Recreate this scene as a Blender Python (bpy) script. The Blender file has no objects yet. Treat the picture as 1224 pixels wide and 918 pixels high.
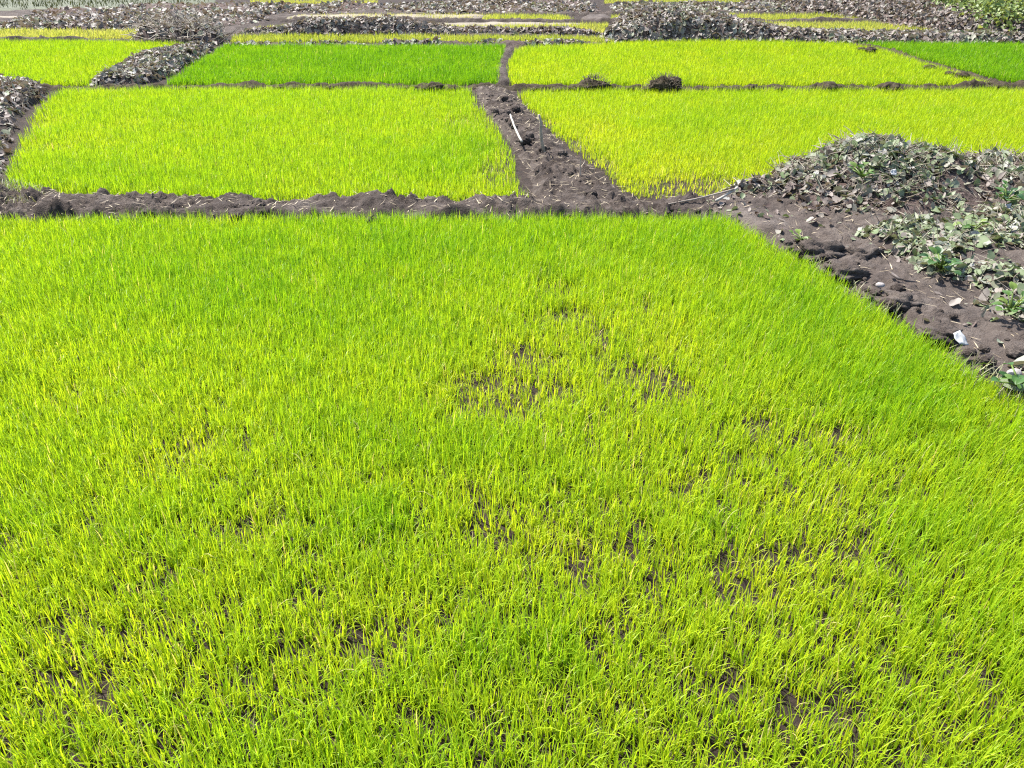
import bpy, bmesh, math, random
import numpy as np
from mathutils import Vector, Matrix

R = math.radians
rng = np.random.default_rng(7)
random.seed(7)
sc = bpy.context.scene
COL = sc.collection

# ------------------------------------------------------------------ camera
CAM_H = 2.6
PITCH = R(30.6)
FOC = 960.0            # focal length in photograph pixels (1224 x 918)
CP, SP = math.cos(PITCH), math.sin(PITCH)

def gp(u, v, z=0.0):
    """point of the photograph -> point on the level z"""
    rx = (np.asarray(u, float) - 612) / FOC
    d = (np.asarray(v, float) - 459) / FOC
    dy = CP - d * SP
    dz = -SP - d * CP
    t = (z - CAM_H) / dz
    return rx * t, dy * t

def G(u, v, z=0.0):
    x, y = gp(u, v, z)
    return Vector((float(x), float(y), z))

def to_px(x, y, z=0.0):
    dep = y * CP + (CAM_H - z) * SP
    dn = (CAM_H - z) * CP - y * SP
    return 612 + FOC * x / dep, 459 + FOC * dn / dep

def poly(pts):
    a = np.array(pts, float)
    x, y = gp(a[:, 0], a[:, 1])
    return np.stack([x, y], 1)

cam = bpy.data.cameras.new('camera')
cam.sensor_width = 36
cam.lens = 36 * FOC / 1224
cam.clip_end = 2000
cam.clip_start = 0.05
co = bpy.data.objects.new('camera', cam)
COL.objects.link(co)
co.location = (0, 0, CAM_H)
co.rotation_euler = (math.pi / 2 - PITCH, 0, 0)
sc.camera = co

# ------------------------------------------------------------------ noise
_T = np.random.default_rng(3).random((64, 256, 256))

def vnoise(x, y, seed=0):
    T = _T[seed % 64]
    xi = np.floor(x).astype(np.int64); yi = np.floor(y).astype(np.int64)
    fx = x - xi; fy = y - yi
    fx = fx * fx * (3 - 2 * fx); fy = fy * fy * (3 - 2 * fy)
    a = T[xi & 255, yi & 255]; b = T[(xi + 1) & 255, yi & 255]
    c = T[xi & 255, (yi + 1) & 255]; d = T[(xi + 1) & 255, (yi + 1) & 255]
    return (a * (1 - fx) + b * fx) * (1 - fy) + (c * (1 - fx) + d * fx) * fy

def fbm(x, y, scale, seed=0, octv=4, gain=0.5):
    s = 0; amp = 1; tot = 0; f = 1.0 / scale
    for k in range(octv):
        s = s + amp * vnoise(x * f + 17.3 * k, y * f - 9.1 * k, seed + k)
        tot += amp; amp *= gain; f *= 2.03
    return s / tot            # 0..1

def inside(P, x, y):
    r = np.zeros(x.shape, bool)
    n = len(P)
    for i in range(n):
        x0, y0 = P[i]; x1, y1 = P[(i + 1) % n]
        if y0 == y1: continue
        c = ((y0 > y) != (y1 > y)) & (x < (x1 - x0) * (y - y0) / (y1 - y0) + x0)
        r ^= c
    return r

def edge_dist(P, x, y):
    d = np.full(x.shape, 1e9)
    n = len(P)
    for i in range(n):
        a = P[i]; b = P[(i + 1) % n]
        e = b - a; L = max(e @ e, 1e-12)
        t = np.clip(((x - a[0]) * e[0] + (y - a[1]) * e[1]) / L, 0, 1)
        d = np.minimum(d, np.hypot(x - a[0] - t * e[0], y - a[1] - t * e[1]))
    return d

def sstep(t):
    t = np.clip(t, 0, 1)
    return t * t * (3 - 2 * t)

# ------------------------------------------------------------------ materials
def new_mat(name):
    m = bpy.data.materials.new(name)
    m.use_nodes = True
    nt = m.node_tree
    nt.nodes.clear()
    out = nt.nodes.new('ShaderNodeOutputMaterial')
    return m, nt, out

def ramp(nt, fac, stops):
    r = nt.nodes.new('ShaderNodeValToRGB')
    el = r.color_ramp.elements
    while len(el) > 1: el.remove(el[-1])
    el[0].position = stops[0][0]; el[0].color = (*stops[0][1], 1)
    for p, c in stops[1:]:
        e = el.new(p); e.color = (*c, 1)
    nt.links.new(fac, r.inputs[0])
    return r.outputs[0]

def leaf_mat(name, stops, trans=0.4, rough=0.5, spec=0.25, tgain=(1.25, 1.15, 0.6)):
    m, nt, out = new_mat(name)
    at = nt.nodes.new('ShaderNodeAttribute'); at.attribute_name = 'tint'
    col = ramp(nt, at.outputs['Fac'], stops)
    p = nt.nodes.new('ShaderNodeBsdfPrincipled')
    p.inputs['Roughness'].default_value = rough
    p.inputs['Specular IOR Level'].default_value = spec
    nt.links.new(col, p.inputs['Base Color'])
    if trans > 0:
        t = nt.nodes.new('ShaderNodeBsdfTranslucent')
        mu = nt.nodes.new('ShaderNodeVectorMath'); mu.operation = 'MULTIPLY'
        mu.inputs[1].default_value = tgain
        nt.links.new(col, mu.inputs[0]); nt.links.new(mu.outputs[0], t.inputs[0])
        mx = nt.nodes.new('ShaderNodeMixShader'); mx.inputs[0].default_value = trans
        nt.links.new(p.outputs[0], mx.inputs[1]); nt.links.new(t.outputs[0], mx.inputs[2])
        nt.links.new(mx.outputs[0], out.inputs[0])
    else:
        nt.links.new(p.outputs[0], out.inputs[0])
    return m

def soil_mat(name, stops, scale=6.0, bump=0.03, rough=0.8, fine=60.0, spec=0.3):
    m, nt, out = new_mat(name)
    g = nt.nodes.new('ShaderNodeNewGeometry')
    n1 = nt.nodes.new('ShaderNodeTexNoise'); n1.inputs['Scale'].default_value = scale
    n1.inputs['Detail'].default_value = 12; n1.inputs['Roughness'].default_value = 0.72
    n2 = nt.nodes.new('ShaderNodeTexNoise'); n2.inputs['Scale'].default_value = fine
    n2.inputs['Detail'].default_value = 6; n2.inputs['Roughness'].default_value = 0.7
    for n in (n1, n2): nt.links.new(g.outputs['Position'], n.inputs['Vector'])
    ad = nt.nodes.new('ShaderNodeMath'); ad.operation = 'MULTIPLY_ADD'
    ad.inputs[1].default_value = 0.35
    sb = nt.nodes.new('ShaderNodeMath'); sb.operation = 'SUBTRACT'; sb.inputs[1].default_value = 0.175
    nt.links.new(n1.outputs['Fac'], sb.inputs[0])
    nt.links.new(n2.outputs['Fac'], ad.inputs[0]); nt.links.new(sb.outputs[0], ad.inputs[2])
    col = ramp(nt, ad.outputs[0], stops)
    p = nt.nodes.new('ShaderNodeBsdfPrincipled')
    p.inputs['Roughness'].default_value = rough
    p.inputs['Specular IOR Level'].default_value = spec
    nt.links.new(col, p.inputs['Base Color'])
    b = nt.nodes.new('ShaderNodeBump'); b.inputs['Strength'].default_value = 0.9
    b.inputs['Distance'].default_value = bump
    nt.links.new(ad.outputs[0], b.inputs['Height'])
    nt.links.new(b.outputs[0], p.inputs['Normal'])
    nt.links.new(p.outputs[0], out.inputs[0])
    return m

RICE = [(0.0, (0.080, 0.215, 0.006)), (0.25, (0.145, 0.310, 0.010)), (0.5, (0.262, 0.400, 0.015)),
        (0.75, (0.370, 0.450, 0.020)), (0.93, (0.470, 0.500, 0.040)), (1.0, (0.50, 0.44, 0.18))]
M_RICE = leaf_mat('rice_leaf', RICE, trans=0.54, rough=0.40, spec=0.16)
M_PALE = leaf_mat('pale_rice_leaf', [(0, (0.16, 0.26, 0.02)), (0.5, (0.30, 0.36, 0.055)), (0.8, (0.38, 0.40, 0.10)), (1, (0.46, 0.42, 0.20))], trans=0.5, rough=0.5, spec=0.15)
M_MUD = soil_mat('mud', [(0.30, (0.0198, 0.0143, 0.0124)), (0.5, (0.0608, 0.0477, 0.0397)), (0.72, (0.1240, 0.1023, 0.0880))], 3.5, 0.09, 0.9, spec=0.12)
M_PATH = soil_mat('packed_mud', [(0.28, (0.0272, 0.0197, 0.0170)), (0.5, (0.0748, 0.0592, 0.0496)), (0.75, (0.1360, 0.1142, 0.0979))], 2.5, 0.08, 0.85, spec=0.15)
M_WET = soil_mat('wet_mud', [(0.3, (0.016, 0.013, 0.011)), (0.55, (0.036, 0.026, 0.021)), (0.75, (0.075, 0.058, 0.049))], 8, 0.05, 0.85, spec=0.1)
M_SAND = soil_mat('pale_silt', [(0.3, (0.1045, 0.0855, 0.0627)), (0.6, (0.1805, 0.1520, 0.1092))], 1.5, 0.02)
M_FALLOW = soil_mat('fallow_soil', [(0.3, (0.0360, 0.0420, 0.0228)), (0.6, (0.0660, 0.0732, 0.0396))], 2.0, 0.03)
M_CORE = soil_mat('rotting_weed', [(0.3, (0.0280, 0.0203, 0.0168)), (0.55, (0.0875, 0.0644, 0.0560)), (0.75, (0.1680, 0.1330, 0.1155))], 16, 0.05, 0.9, spec=0.1)
M_DARK = soil_mat('dark_root_mud', [(0.3, (0.0160, 0.0128, 0.0080)), (0.55, (0.0480, 0.0376, 0.0248)), (0.75, (0.0960, 0.0784, 0.0560))], 14, 0.04, .9, spec=.08)
WEED = [(0.0, (0.0561, 0.0343, 0.0264)), (0.25, (0.1320, 0.1023, 0.0858)), (0.45, (0.1815, 0.1584, 0.1353)),
        (0.6, (0.1485, 0.1617, 0.0990)), (0.8, (0.1023, 0.1419, 0.0561)), (0.93, (0.1848, 0.1980, 0.1452)), (1.0, (0.2640, 0.2574, 0.2310))]
M_WEED = leaf_mat('wilted_hyacinth', WEED, trans=0.2, rough=0.55, spec=0.3, tgain=(1.25, 1.15, 0.8))
M_STALK = leaf_mat('hyacinth_stalk', [(0, (0.0770, 0.0560, 0.0420)), (0.5, (0.1820, 0.1470, 0.1120)), (1, (0.2940, 0.2660, 0.1960))], trans=0.0, rough=0.5)
GREEN = [(0.0, (0.012, 0.042, 0.007)), (0.5, (0.036, 0.088, 0.012)), (1.0, (0.12, 0.17, 0.03))]
M_GREEN = leaf_mat('fresh_green_leaf', GREEN, trans=0.25, rough=0.45, spec=0.35)
M_BANK = leaf_mat('bank_greenery', [(0, (0.07, 0.11, 0.03)), (0.5, (0.16, 0.21, 0.06)), (1, (0.28, 0.31, 0.12))], trans=0.3, rough=0.5)
M_STRAW = leaf_mat('straw', [(0, (0.1500, 0.1125, 0.0675)), (1, (0.3750, 0.3150, 0.2100))], trans=0.0, rough=0.6)

def plain_mat(name, a, b, scale=30, rough=0.6):
    return soil_mat(name, [(0.35, a), (0.7, b)], scale, 0.004, rough, scale * 6)
M_BAMBOO = plain_mat('bleached_bamboo', (0.2160, 0.1920, 0.1600), (0.3520, 0.3200, 0.2800))
M_STICK = plain_mat('grey_stick', (0.16, 0.125, 0.095), (0.32, 0.27, 0.22))
M_TWIG = plain_mat('dark_twig', (0.05, 0.04, 0.035), (0.12, 0.095, 0.08))
M_WHITE = plain_mat('white_scrap', (0.2520, 0.2520, 0.2460), (0.3720, 0.3720, 0.3600), 12, 0.4)
M_STONE = plain_mat('pale_stone', (0.17, 0.15, 0.14), (0.30, 0.27, 0.25), 25)

# ------------------------------------------------------------------ object helpers
def tag(o, label=None, cat=None, group=None, kind=None):
    if label: o['label'] = label
    if cat: o['category'] = cat
    if group: o['group'] = group
    if kind: o['kind'] = kind
    return o

def empty(name, loc):
    o = bpy.data.objects.new(name, None)
    o.empty_display_size = 0.1
    COL.objects.link(o); o.location = loc
    return o

def np_mesh(name, V, F, mat, parent=None, tint=None, smooth=True, origin=None):
    """F: array (n,k) of equal sized faces or list of such arrays"""
    if not isinstance(F, list): F = [F]
    me = bpy.data.meshes.new(name)
    V = np.asarray(V, np.float32)
    if origin is not None:
        V = V - np.asarray(origin, np.float32)
    me.vertices.add(len(V)); me.vertices.foreach_set('co', V.ravel())
    idx = np.concatenate([f.ravel() for f in F]).astype(np.int32)
    sizes = np.concatenate([np.full(len(f), f.shape[1], np.int32) for f in F])
    me.loops.add(len(idx)); me.loops.foreach_set('vertex_index', idx)
    me.polygons.add(len(sizes))
    st = np.zeros(len(sizes), np.int32); st[1:] = np.cumsum(sizes)[:-1]
    me.polygons.foreach_set('loop_start', st)
    if smooth: me.polygons.foreach_set('use_smooth', np.ones(len(sizes), bool))
    me.update(calc_edges=True)
    if tint is not None:
        a = me.attributes.new('tint', 'FLOAT', 'POINT')
        a.data.foreach_set('value', np.asarray(tint, np.float32))
    me.materials.append(mat)
    o = bpy.data.objects.new(name, me)
    COL.objects.link(o)
    if parent: o.parent = parent
    if origin is not None and parent is None: o.location = origin
    return o

def blades(pos, L, az, tilt, bend, w, tint, nseg=4, taper=1.5):
    """flat curved leaf blades, returns verts, quads, tint"""
    n = len(pos)
    p = pos.astype(float).copy()
    ca, sa = np.cos(az), np.sin(az)
    side = np.stack([-sa, ca, np.zeros(n)], 1)
    V = np.empty((n, nseg + 1, 2, 3), np.float32)
    for k in range(nseg + 1):
        t = k / nseg
        ww = (w * (1 - t ** taper) + 0.0004)[:, None] * 0.5
        if k == 0: ww = ww * 0.7
        V[:, k, 0] = p - side * ww
        V[:, k, 1] = p + side * ww
        th = tilt + bend * ((k + 0.5) / nseg) ** 1.6
        st = (L / nseg)
        p = p + np.stack([np.sin(th) * ca * st, np.sin(th) * sa * st, np.cos(th) * st], 1)
    base = (np.arange(n) * (nseg + 1) * 2)[:, None]
    f = []
    for k in range(nseg):
        a = 2 * k
        f.append(np.concatenate([base + a, base + a + 1, base + a + 3, base + a + 2], 1))
    F = np.stack(f, 1).reshape(-1, 4)
    T = np.repeat(tint, (nseg + 1) * 2)
    return V.reshape(-1, 3), F, T

def leaves(pos, nrm, size, aspect, curl, cup, tint, rot):
    """round floating-weed leaf blades: a fan of 8 around a midpoint, curled and cupped"""
    n = len(pos); K = 10
    nz = nrm / np.linalg.norm(nrm, axis=1, keepdims=True)
    ref = np.tile(np.array([[0.0, 0, 1]]), (n, 1)); ref[np.abs(nz[:, 2]) > 0.9] = (0, 1, 0)
    ax = np.cross(ref, nz); ax /= np.linalg.norm(ax, axis=1, keepdims=True)
    ay = np.cross(nz, ax)
    c, s = np.cos(rot)[:, None], np.sin(rot)[:, None]
    ux, uy = ax * c + ay * s, -ax * s + ay * c
    ang = np.arange(K) / K * 2 * np.pi
    rad = 1.0 + 0.16 * np.cos(ang) + 0.05 * np.cos(2 * ang)
    V = np.empty((n, K + 1, 3), np.float32)
    V[:, 0] = pos
    for k in range(K):
        lx = rad[k] * math.cos(ang[k]) * (1 + 0.10 * rng.standard_normal(n))
        ly = rad[k] * math.sin(ang[k]) * aspect * (1 + 0.10 * rng.standard_normal(n))
        h = cup * (ly ** 2) + curl * (lx ** 2) * np.sign(lx) + 0.06 * rng.standard_normal(n)
        V[:, 1 + k] = pos + (ux * lx[:, None] + uy * ly[:, None] + nz * h[:, None]) * (size * 0.5)[:, None]
    base = (np.arange(n) * (K + 1))[:, None]
    f = [np.concatenate([base, base + 1 + k, base + 1 + (k + 1) % K], 1) for k in range(K)]
    F = np.stack(f, 1).reshape(-1, 3)
    return V.reshape(-1, 3), F, np.repeat(tint, K + 1)

def stalks(pos, L, az, tilt, bend, r, tint, nseg=3):
    """three sided bent leaf stalks"""
    n = len(pos); p = pos.astype(float).copy()
    ca, sa = np.cos(az), np.sin(az)
    sd = np.stack([-sa, ca, np.zeros(n)], 1)
    V = np.empty((n, nseg + 1, 3, 3), np.float32)
    for k in range(nseg + 1):
        t = k / nseg
        th = tilt + bend * t
        dr = np.stack([np.sin(th) * ca, np.sin(th) * sa, np.cos(th)], 1)
        up = np.cross(dr, sd)
        rr = (r * (1 - 0.55 * t))[:, None]
        for j in range(3):
            a = j * 2 * math.pi / 3
            V[:, k, j] = p + (sd * math.cos(a) + up * math.sin(a)) * rr
        p = p + dr * (L / nseg)[:, None]
    base = (np.arange(n) * (nseg + 1) * 3)[:, None]
    f = []
    for k in range(nseg):
        for j in range(3):
            a = 3 * k + j; b = 3 * k + (j + 1) % 3
            f.append(np.concatenate([base + a, base + b, base + b + 3, base + a + 3], 1))
    F = np.stack(f, 1).reshape(-1, 4)
    return V.reshape(-1, 3), F, np.repeat(tint, (nseg + 1) * 3)

def cat_meshes(parts):
    V = []; F = {}; T = []; off = 0
    for v, f, t in parts:
        V.append(v); T.append(t); F.setdefault(f.shape[1], []).append(f + off); off += len(v)
    return np.concatenate(V), [np.concatenate(x) for x in F.values()], np.concatenate(T)

def field_surface(name, P, res, hfun, mat, parent=None, skirt=-0.03, wedge=0.15, ragged=0.06, origin=None):
    """a sheet of relief over polygon P (world); its rim dips under the ground"""
    P = np.asarray(P)
    x0, y0 = P.min(0) - 0.1; x1, y1 = P.max(0) + 0.1
    nx = int((x1 - x0) / res) + 2; ny = int((y1 - y0) / res) + 2
    X, Y = np.meshgrid(np.linspace(x0, x1, nx), np.linspace(y0, y1, ny), indexing='ij')
    Z, ok = surf_z(P, X, Y, hfun, skirt, wedge, ragged)
    cell = ok[:-1, :-1] | ok[1:, :-1] | ok[:-1, 1:] | ok[1:, 1:]
    I = np.arange(nx * ny).reshape(nx, ny)
    F = np.stack([I[:-1, :-1][cell], I[1:, :-1][cell], I[1:, 1:][cell], I[:-1, 1:][cell]], 1)
    used = np.unique(F); mp = np.zeros(nx * ny, np.int64); mp[used] = np.arange(len(used))
    V = np.stack([X.ravel(), Y.ravel(), Z.ravel()], 1)[used]
    return np_mesh(name, V, mp[F], mat, parent, origin=origin)

def surf_z(P, X, Y, hfun, skirt=-0.03, wedge=0.15, ragged=0.06):
    wx = X + ragged * 2 * (fbm(X, Y, 0.25, 21, 3) - 0.5)
    wy = Y + ragged * 2 * (fbm(X, Y, 0.25, 33, 3) - 0.5)
    ins = inside(P, wx, wy)
    d = edge_dist(P, wx, wy)
    e = sstep(d / wedge) * ins
    return skirt + (hfun(X, Y) - skirt) * e, ins

def scatter(P, dens):
    P = np.asarray(P)
    x0, y0 = P.min(0); x1, y1 = P.max(0)
    n = int((x1 - x0) * (y1 - y0) * dens)
    x = rng.uniform(x0, x1, n); y = rng.uniform(y0, y1, n)
    k = inside(P, x, y)
    return x[k], y[k]

# ------------------------------------------------------------------ the setting: ground
def sheet(name, x0, x1, y0, y1, z, mat, n=2):
    X, Y = np.meshgrid(np.linspace(x0, x1, n), np.linspace(y0, y1, n), indexing='ij')
    I = np.arange(n * n).reshape(n, n)
    F = np.stack([I[:-1, :-1].ravel(), I[1:, :-1].ravel(), I[1:, 1:].ravel(), I[:-1, 1:].ravel()], 1)
    o = np_mesh(name, np.stack([X.ravel(), Y.ravel(), np.full(n * n, z)], 1), F, mat)
    return tag(o, kind='structure')

sheet('ground', -400, 400, -60, 700, 0.0, M_WET, 9)

def hf(base, amp, s=0.3, seed=0, amp2=0.02):
    def f(x, y):
        return base + amp * (fbm(x, y, s, seed, 4, 0.55) - 0.5) * 2 + amp2 * (np.abs(fbm(x, y, 0.10, seed + 7, 4, .6) - 0.5) * 6 - 0.6) * np.clip(2.6 * fbm(x, y, .5, seed + 11, 2) - .5, .15, 1.4)
    return f

# near bund between the foreground bed and the beds behind
P_near = poly([(-160, 273), (60, 270), (200, 270), (420, 269), (640, 268), (850, 269), (875, 246), (740, 240), (640, 243),
               (520, 242), (420, 241), (330, 243), (230, 240), (150, 237), (70, 237), (0, 231), (-160, 227)])
h_near = hf(0.105, 0.11, 0.34, 2, 0.045)
tag(field_surface('earth_bund', P_near, 0.022, h_near, M_MUD, wedge=0.14, ragged=0.05), kind='structure')
# wide muddy bund running away in the middle
P_mid = poly([(632, 250), (785, 250), (728, 212), (692, 182), (660, 152), (626, 122), (614, 104), (560, 104), (568, 124), (587, 152), (607, 182), (626, 212)])
h_mid = hf(0.075, 0.08, 0.32, 5, 0.04)
tag(field_surface('earth_bund', P_mid, 0.025, h_mid, M_MUD, wedge=0.25, ragged=0.08), kind='structure')
# muddy path on the right
P_path = poly([(740, 246), (830, 236), (890, 222), (1060, 214), (1420, 214), (1520, 640), (1224, 483), (1155, 442), (1085, 398),
               (1005, 346), (930, 302), (872, 270), (845, 268)])
h_path = hf(0.06, 0.06, 0.45, 9, 0.02)
tag(field_surface('path', P_path, 0.025, h_path, M_PATH, wedge=0.22, ragged=0.06), kind='structure')
# thin bunds between the beds behind
def strip(pts, w):
    a = np.array([gp(u, v) for u, v in pts]); a = a.reshape(-1, 2)
    t = np.gradient(a, axis=0); t /= np.linalg.norm(t, axis=1, keepdims=True)
    nrm = np.stack([-t[:, 1], t[:, 0]], 1)
    return np.concatenate([a + nrm * w / 2, (a - nrm * w / 2)[::-1]])
def thin(pts, w, h, amp, seed, mat=None, res=0.035):
    P = strip(pts, w)
    f = hf(h, amp, 0.4, seed, 0.02)
    tag(field_surface('earth_bund', P, res, f, mat or M_MUD, wedge=w * 0.45, ragged=0.04), kind='structure')
    return P, f
thin([(-60, 107), (60, 106.5), (150, 105.5), (260, 105), (420, 104.5), (560, 106), (700, 108), (860, 107), (1010, 107), (1100, 106.5), (1190, 105), (1320, 106)], 0.36, 0.066, 0.12, 11, M_DARK)
thin([(610, 58), (604, 72), (599, 88), (602, 104)], 0.42, 0.07, 0.06, 13)
thin([(1015, 56), (1060, 63), (1110, 78), (1150, 90), (1190, 101), (1300, 112)], 0.36, 0.085, 0.08, 15, M_DARK)
thin([(-60, 50.5), (30, 51), (90, 50), (180, 52), (245, 54)], 0.35, 0.10, 0.08, 17)
# bunds between the far strips
for pts, w, h, s in [
    ([(270, 44), (300, 43.5), (430, 43), (560, 43.5), (690, 45), (740, 46)], 0.45, 0.07, 19),
    ([(330, 26), (420, 25.5), (560, 26), (700, 27.3), (830, 27), (900, 27), (1000, 27), (1040, 27.5), (1120, 29)], 0.45, 0.09, 23),
    ([(560, 18.2), (650, 18.5), (730, 18.2), (830, 17.8), (960, 17.6), (1010, 18)], 0.5, 0.09, 25),
    ([(220, 7), (420, 6.5), (560, 6)], 0.4, 0.04, 27),
    ([(715, 6), (800, 5.6), (890, 5.8), (960, 6)], 0.4, 0.04, 29)]:
    thin(pts, w, h, 0.07, s, res=0.05)
# bare earth between far strips
def flat(name, pts, z, mat, res=0.08, amp=0.03, seed=40):
    P = poly(pts)
    tag(field_surface(name, P, res, lambda x, y: z + amp * (fbm(x, y, 0.5, seed, 4) - 0.5), mat, wedge=0.3, ragged=0.2), kind='structure')
flat('bare_earth', [(-80, 100), (65, 110), (30, 150), (8, 225), (-80, 232)], 0.05, M_MUD, 0.04, 0.10)
flat('bare_earth', [(-200, 36), (170, 36), (300, 45), (330, 24), (560, 17), (560, 8), (250, 7), (-200, 20)], 0.05, M_MUD, 0.07, 0.08)
flat('silt', [(318, 25), (430, 24), (560, 24.5), (600, 19), (480, 18.5), (360, 19)], 0.065, M_SAND)
flat('silt', [(430, 31), (600, 33), (690, 33), (700, 28), (560, 27.5), (430, 28)], 0.05, M_SAND)
flat('silt', [(860, 30), (945, 38), (960, 30), (930, 28)], 0.05, M_SAND)
flat('bare_earth', [(690, 26), (740, 27), (735, 18), (690, 19)], 0.06, M_PATH)
flat('silt', [(-150, 25), (50, 24), (50, 21), (-150, 21)], 0.075, M_SAND)
flat('fallow_field', [(-400, 13), (60, 13), (150, 10), (260, 4), (260, -16), (-400, -16)], 0.06, M_FALLOW, 0.15)

# ------------------------------------------------------------------ rice beds
def dens_patch(u, v, patches):
    s = np.zeros(u.shape)
    for (cu, cv, ru, rv, k) in patches:
        s = np.maximum(s, k * np.exp(-(((u - cu) / ru) ** 2 + ((v - cv) / rv) ** 2) * .7))
    return s

def rice(P, dens, L, w, tint, label, nleaf=2.4, nseg=4, spread=1.0, bare=(), sparse=(), lush=(), z0=0.0,
         rag=0.05, edge_thin=0.0, tvar=0.10, mat=None, gap=0.0, clump=0.6, fine=0.0):
    x, y = scatter(P, dens)
    jx = rag * 2 * (fbm(x, y, 0.35, 4, 3) - 0.5); jy = rag * 2 * (fbm(x, y, 0.35, 14, 3) - 0.5)
    k = inside(P, x + jx, y + jy); x, y = x[k], y[k]
    u, v = to_px(x, y)
    big = fbm(x, y, clump, 41, 3)
    med = fbm(x, y, clump * 0.25, 47, 3)
    b = dens_patch(u + 18 * (med - .5) * 2, v + 8 * (big - .5) * 2, bare) if bare else np.zeros(len(x))
    s = dens_patch(u, v, sparse) if sparse else np.zeros(len(x))
    g = dens_patch(u, v, lush) if lush else np.zeros(len(x))
    prob = 1.0 - 0.72 * sstep(b * 1.1 * (0.30 + 1.2 * fbm(x, y, .11, 59, 3))) - 0.42 * s * (0.5 + med)
    prob -= gap * sstep((0.46 - med) * 7) * (1 - 0.85 * g)
    prob -= gap * 0.7 * sstep((0.45 - big) * 6) * (1 - 0.85 * g)
    if fine > 0:      # small gaps between the sown handfuls
        fn = fbm(x, y, 0.055, 57, 2)
        prob -= fine * sstep((0.47 - fn) * 8) * (1 - 0.6 * g) * (0.45 + 0.55 * sstep((v - 330) / 250))
    if edge_thin > 0:
        d = edge_dist(P, x, y)
        prob *= 0.25 + 0.75 * sstep(d / (edge_thin * (0.4 + 1.2 * med)))
    prob = np.maximum(prob, 0.17)
    k = rng.random(len(x)) < prob
    x, y, big, med, s, g, b = x[k], y[k], big[k], med[k], s[k], g[k], b[k]
    n0 = len(x)
    sl = L * (0.78 + 0.35 * big + 0.18 * g - 0.15 * s - 0.2 * b) * np.clip(1 + 0.22 * rng.standard_normal(n0), 0.4, 1.7)
    ti = tint + 0.22 * (0.5 - big) + 0.18 * (0.5 - med) + 0.13 * s + 0.06 * b - 0.20 * g
    nl = np.clip(np.floor(nleaf + rng.random(n0)), 1, 4).astype(int)
    idx = np.repeat(np.arange(n0), nl)
    order = np.arange(len(idx)) - np.repeat(np.cumsum(nl) - nl, nl)
    n = len(idx)
    az = rng.uniform(0, 2 * np.pi, n)
    first = order == 0
    leanaz = 0.9
    tilt = np.abs(np.where(first, 0.10, 0.20) * spread * rng.standard_normal(n)) + np.where(first, 0.0, 0.10 * spread)
    r = rng.random(n)
    bend = np.where(first, 0.35, 0.75) * spread * (0.4 + 1.2 * r)
    flop = rng.random(n) < 0.22
    bend = np.where(flop, bend + rng.uniform(.5, 1.7, n), bend)
    LL = sl[idx] * np.where(first, 1.0, rng.uniform(0.6, 1.02, n))
    ww = w * rng.uniform(0.65, 1.3, n)
    tt = np.clip(ti[idx] + tvar * rng.standard_normal(n) + 0.0 * order, 0, 0.93)
    dry = rng.random(n) < (0.010 + 0.015 * s[idx] + 0.05 * b[idx])
    tt = np.where(dry, 1.0, tt)
    pos = np.stack([x[idx] + 0.004 * rng.standard_normal(n), y[idx] + 0.004 * rng.standard_normal(n), np.full(n, z0)], 1)
    V, F, T = blades(pos, LL, az, tilt, bend, ww, tt, nseg)
    o = np_mesh('rice_seedlings', V, F, mat or M_RICE, tint=T)
    tag(o, label, 'rice seedlings', kind='stuff')
    return n

BARE = [(575, 462, 30, 12, 1), (620, 470, 30, 10, .9), (600, 492, 42, 10, .85), (655, 475, 30, 12, .8), (775, 462, 38, 13, 1.1), (800, 480, 30, 9, 1),
        (655, 352, 22, 10, .8), (678, 385, 26, 9, .95), (640, 385, 16, 7, .7), (708, 398, 12, 12, .8), (775, 374, 15, 9, .8), (720, 430, 10, 18, .6),
        (630, 430, 20, 10, .8), (905, 516, 25, 13, 1), (940, 535, 18, 9, .7), (995, 525, 32, 9, .95), (1025, 530, 8, 10, .7),
        (870, 665, 14, 26, .9), (935, 665, 42, 9, 1), (1005, 668, 18, 16, 1), (1025, 635, 12, 26, .8), (995, 600, 10, 22, .7), (1060, 672, 14, 12, .7),
        (690, 682, 12, 26, 1), (700, 710, 14, 12, .7), (745, 665, 22, 8, .8), (335, 630, 30, 9, .9), (270, 642, 26, 12, .7), (385, 660, 14, 12, .8),
        (575, 640, 22, 9, .7), (530, 755, 12, 18, .85), (545, 730, 10, 10, .7), (940, 855, 22, 24, .95), (880, 908, 26, 12, .8), (1175, 835, 12, 24, .9),
        (1065, 735, 26, 10, .8), (1075, 690, 12, 14, .7), (235, 540, 20, 13, .7), (300, 545, 24, 10, .6), (105, 605, 14, 14, .7), (10, 660, 12, 20, .8),
        (130, 835, 10, 18, .8), (375, 715, 8, 14, .8), (200, 690, 18, 10, .5), (480, 860, 12, 22, .7), (610, 880, 16, 16, .7), (1010, 860, 16, 12, .7),
        (160, 322, 12, 5, .7), (350, 328, 8, 5, .7), (90, 470, 12, 8, .6), (820, 580, 18, 9, .6), (440, 655, 14, 10, .6), (1120, 560, 18, 8, .5),
        (795, 690, 14, 10, .6), (730, 800, 12, 12, .5), (300, 870, 12, 16, .6), (60, 760, 12, 12, .5), (670, 590, 16, 9, .5), (1140, 800, 14, 14, .5)]
SPARSE = [(690, 440, 170, 90, 1), (930, 580, 170, 90, .9), (700, 660, 140, 60, .8), (250, 560, 140, 60, .6), (960, 700, 170, 60, .8), (200, 680, 200, 70, .5),
          (620, 760, 300, 90, .45), (1000, 850, 300, 120, .75), (170, 800, 260, 130, .75)]
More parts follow.
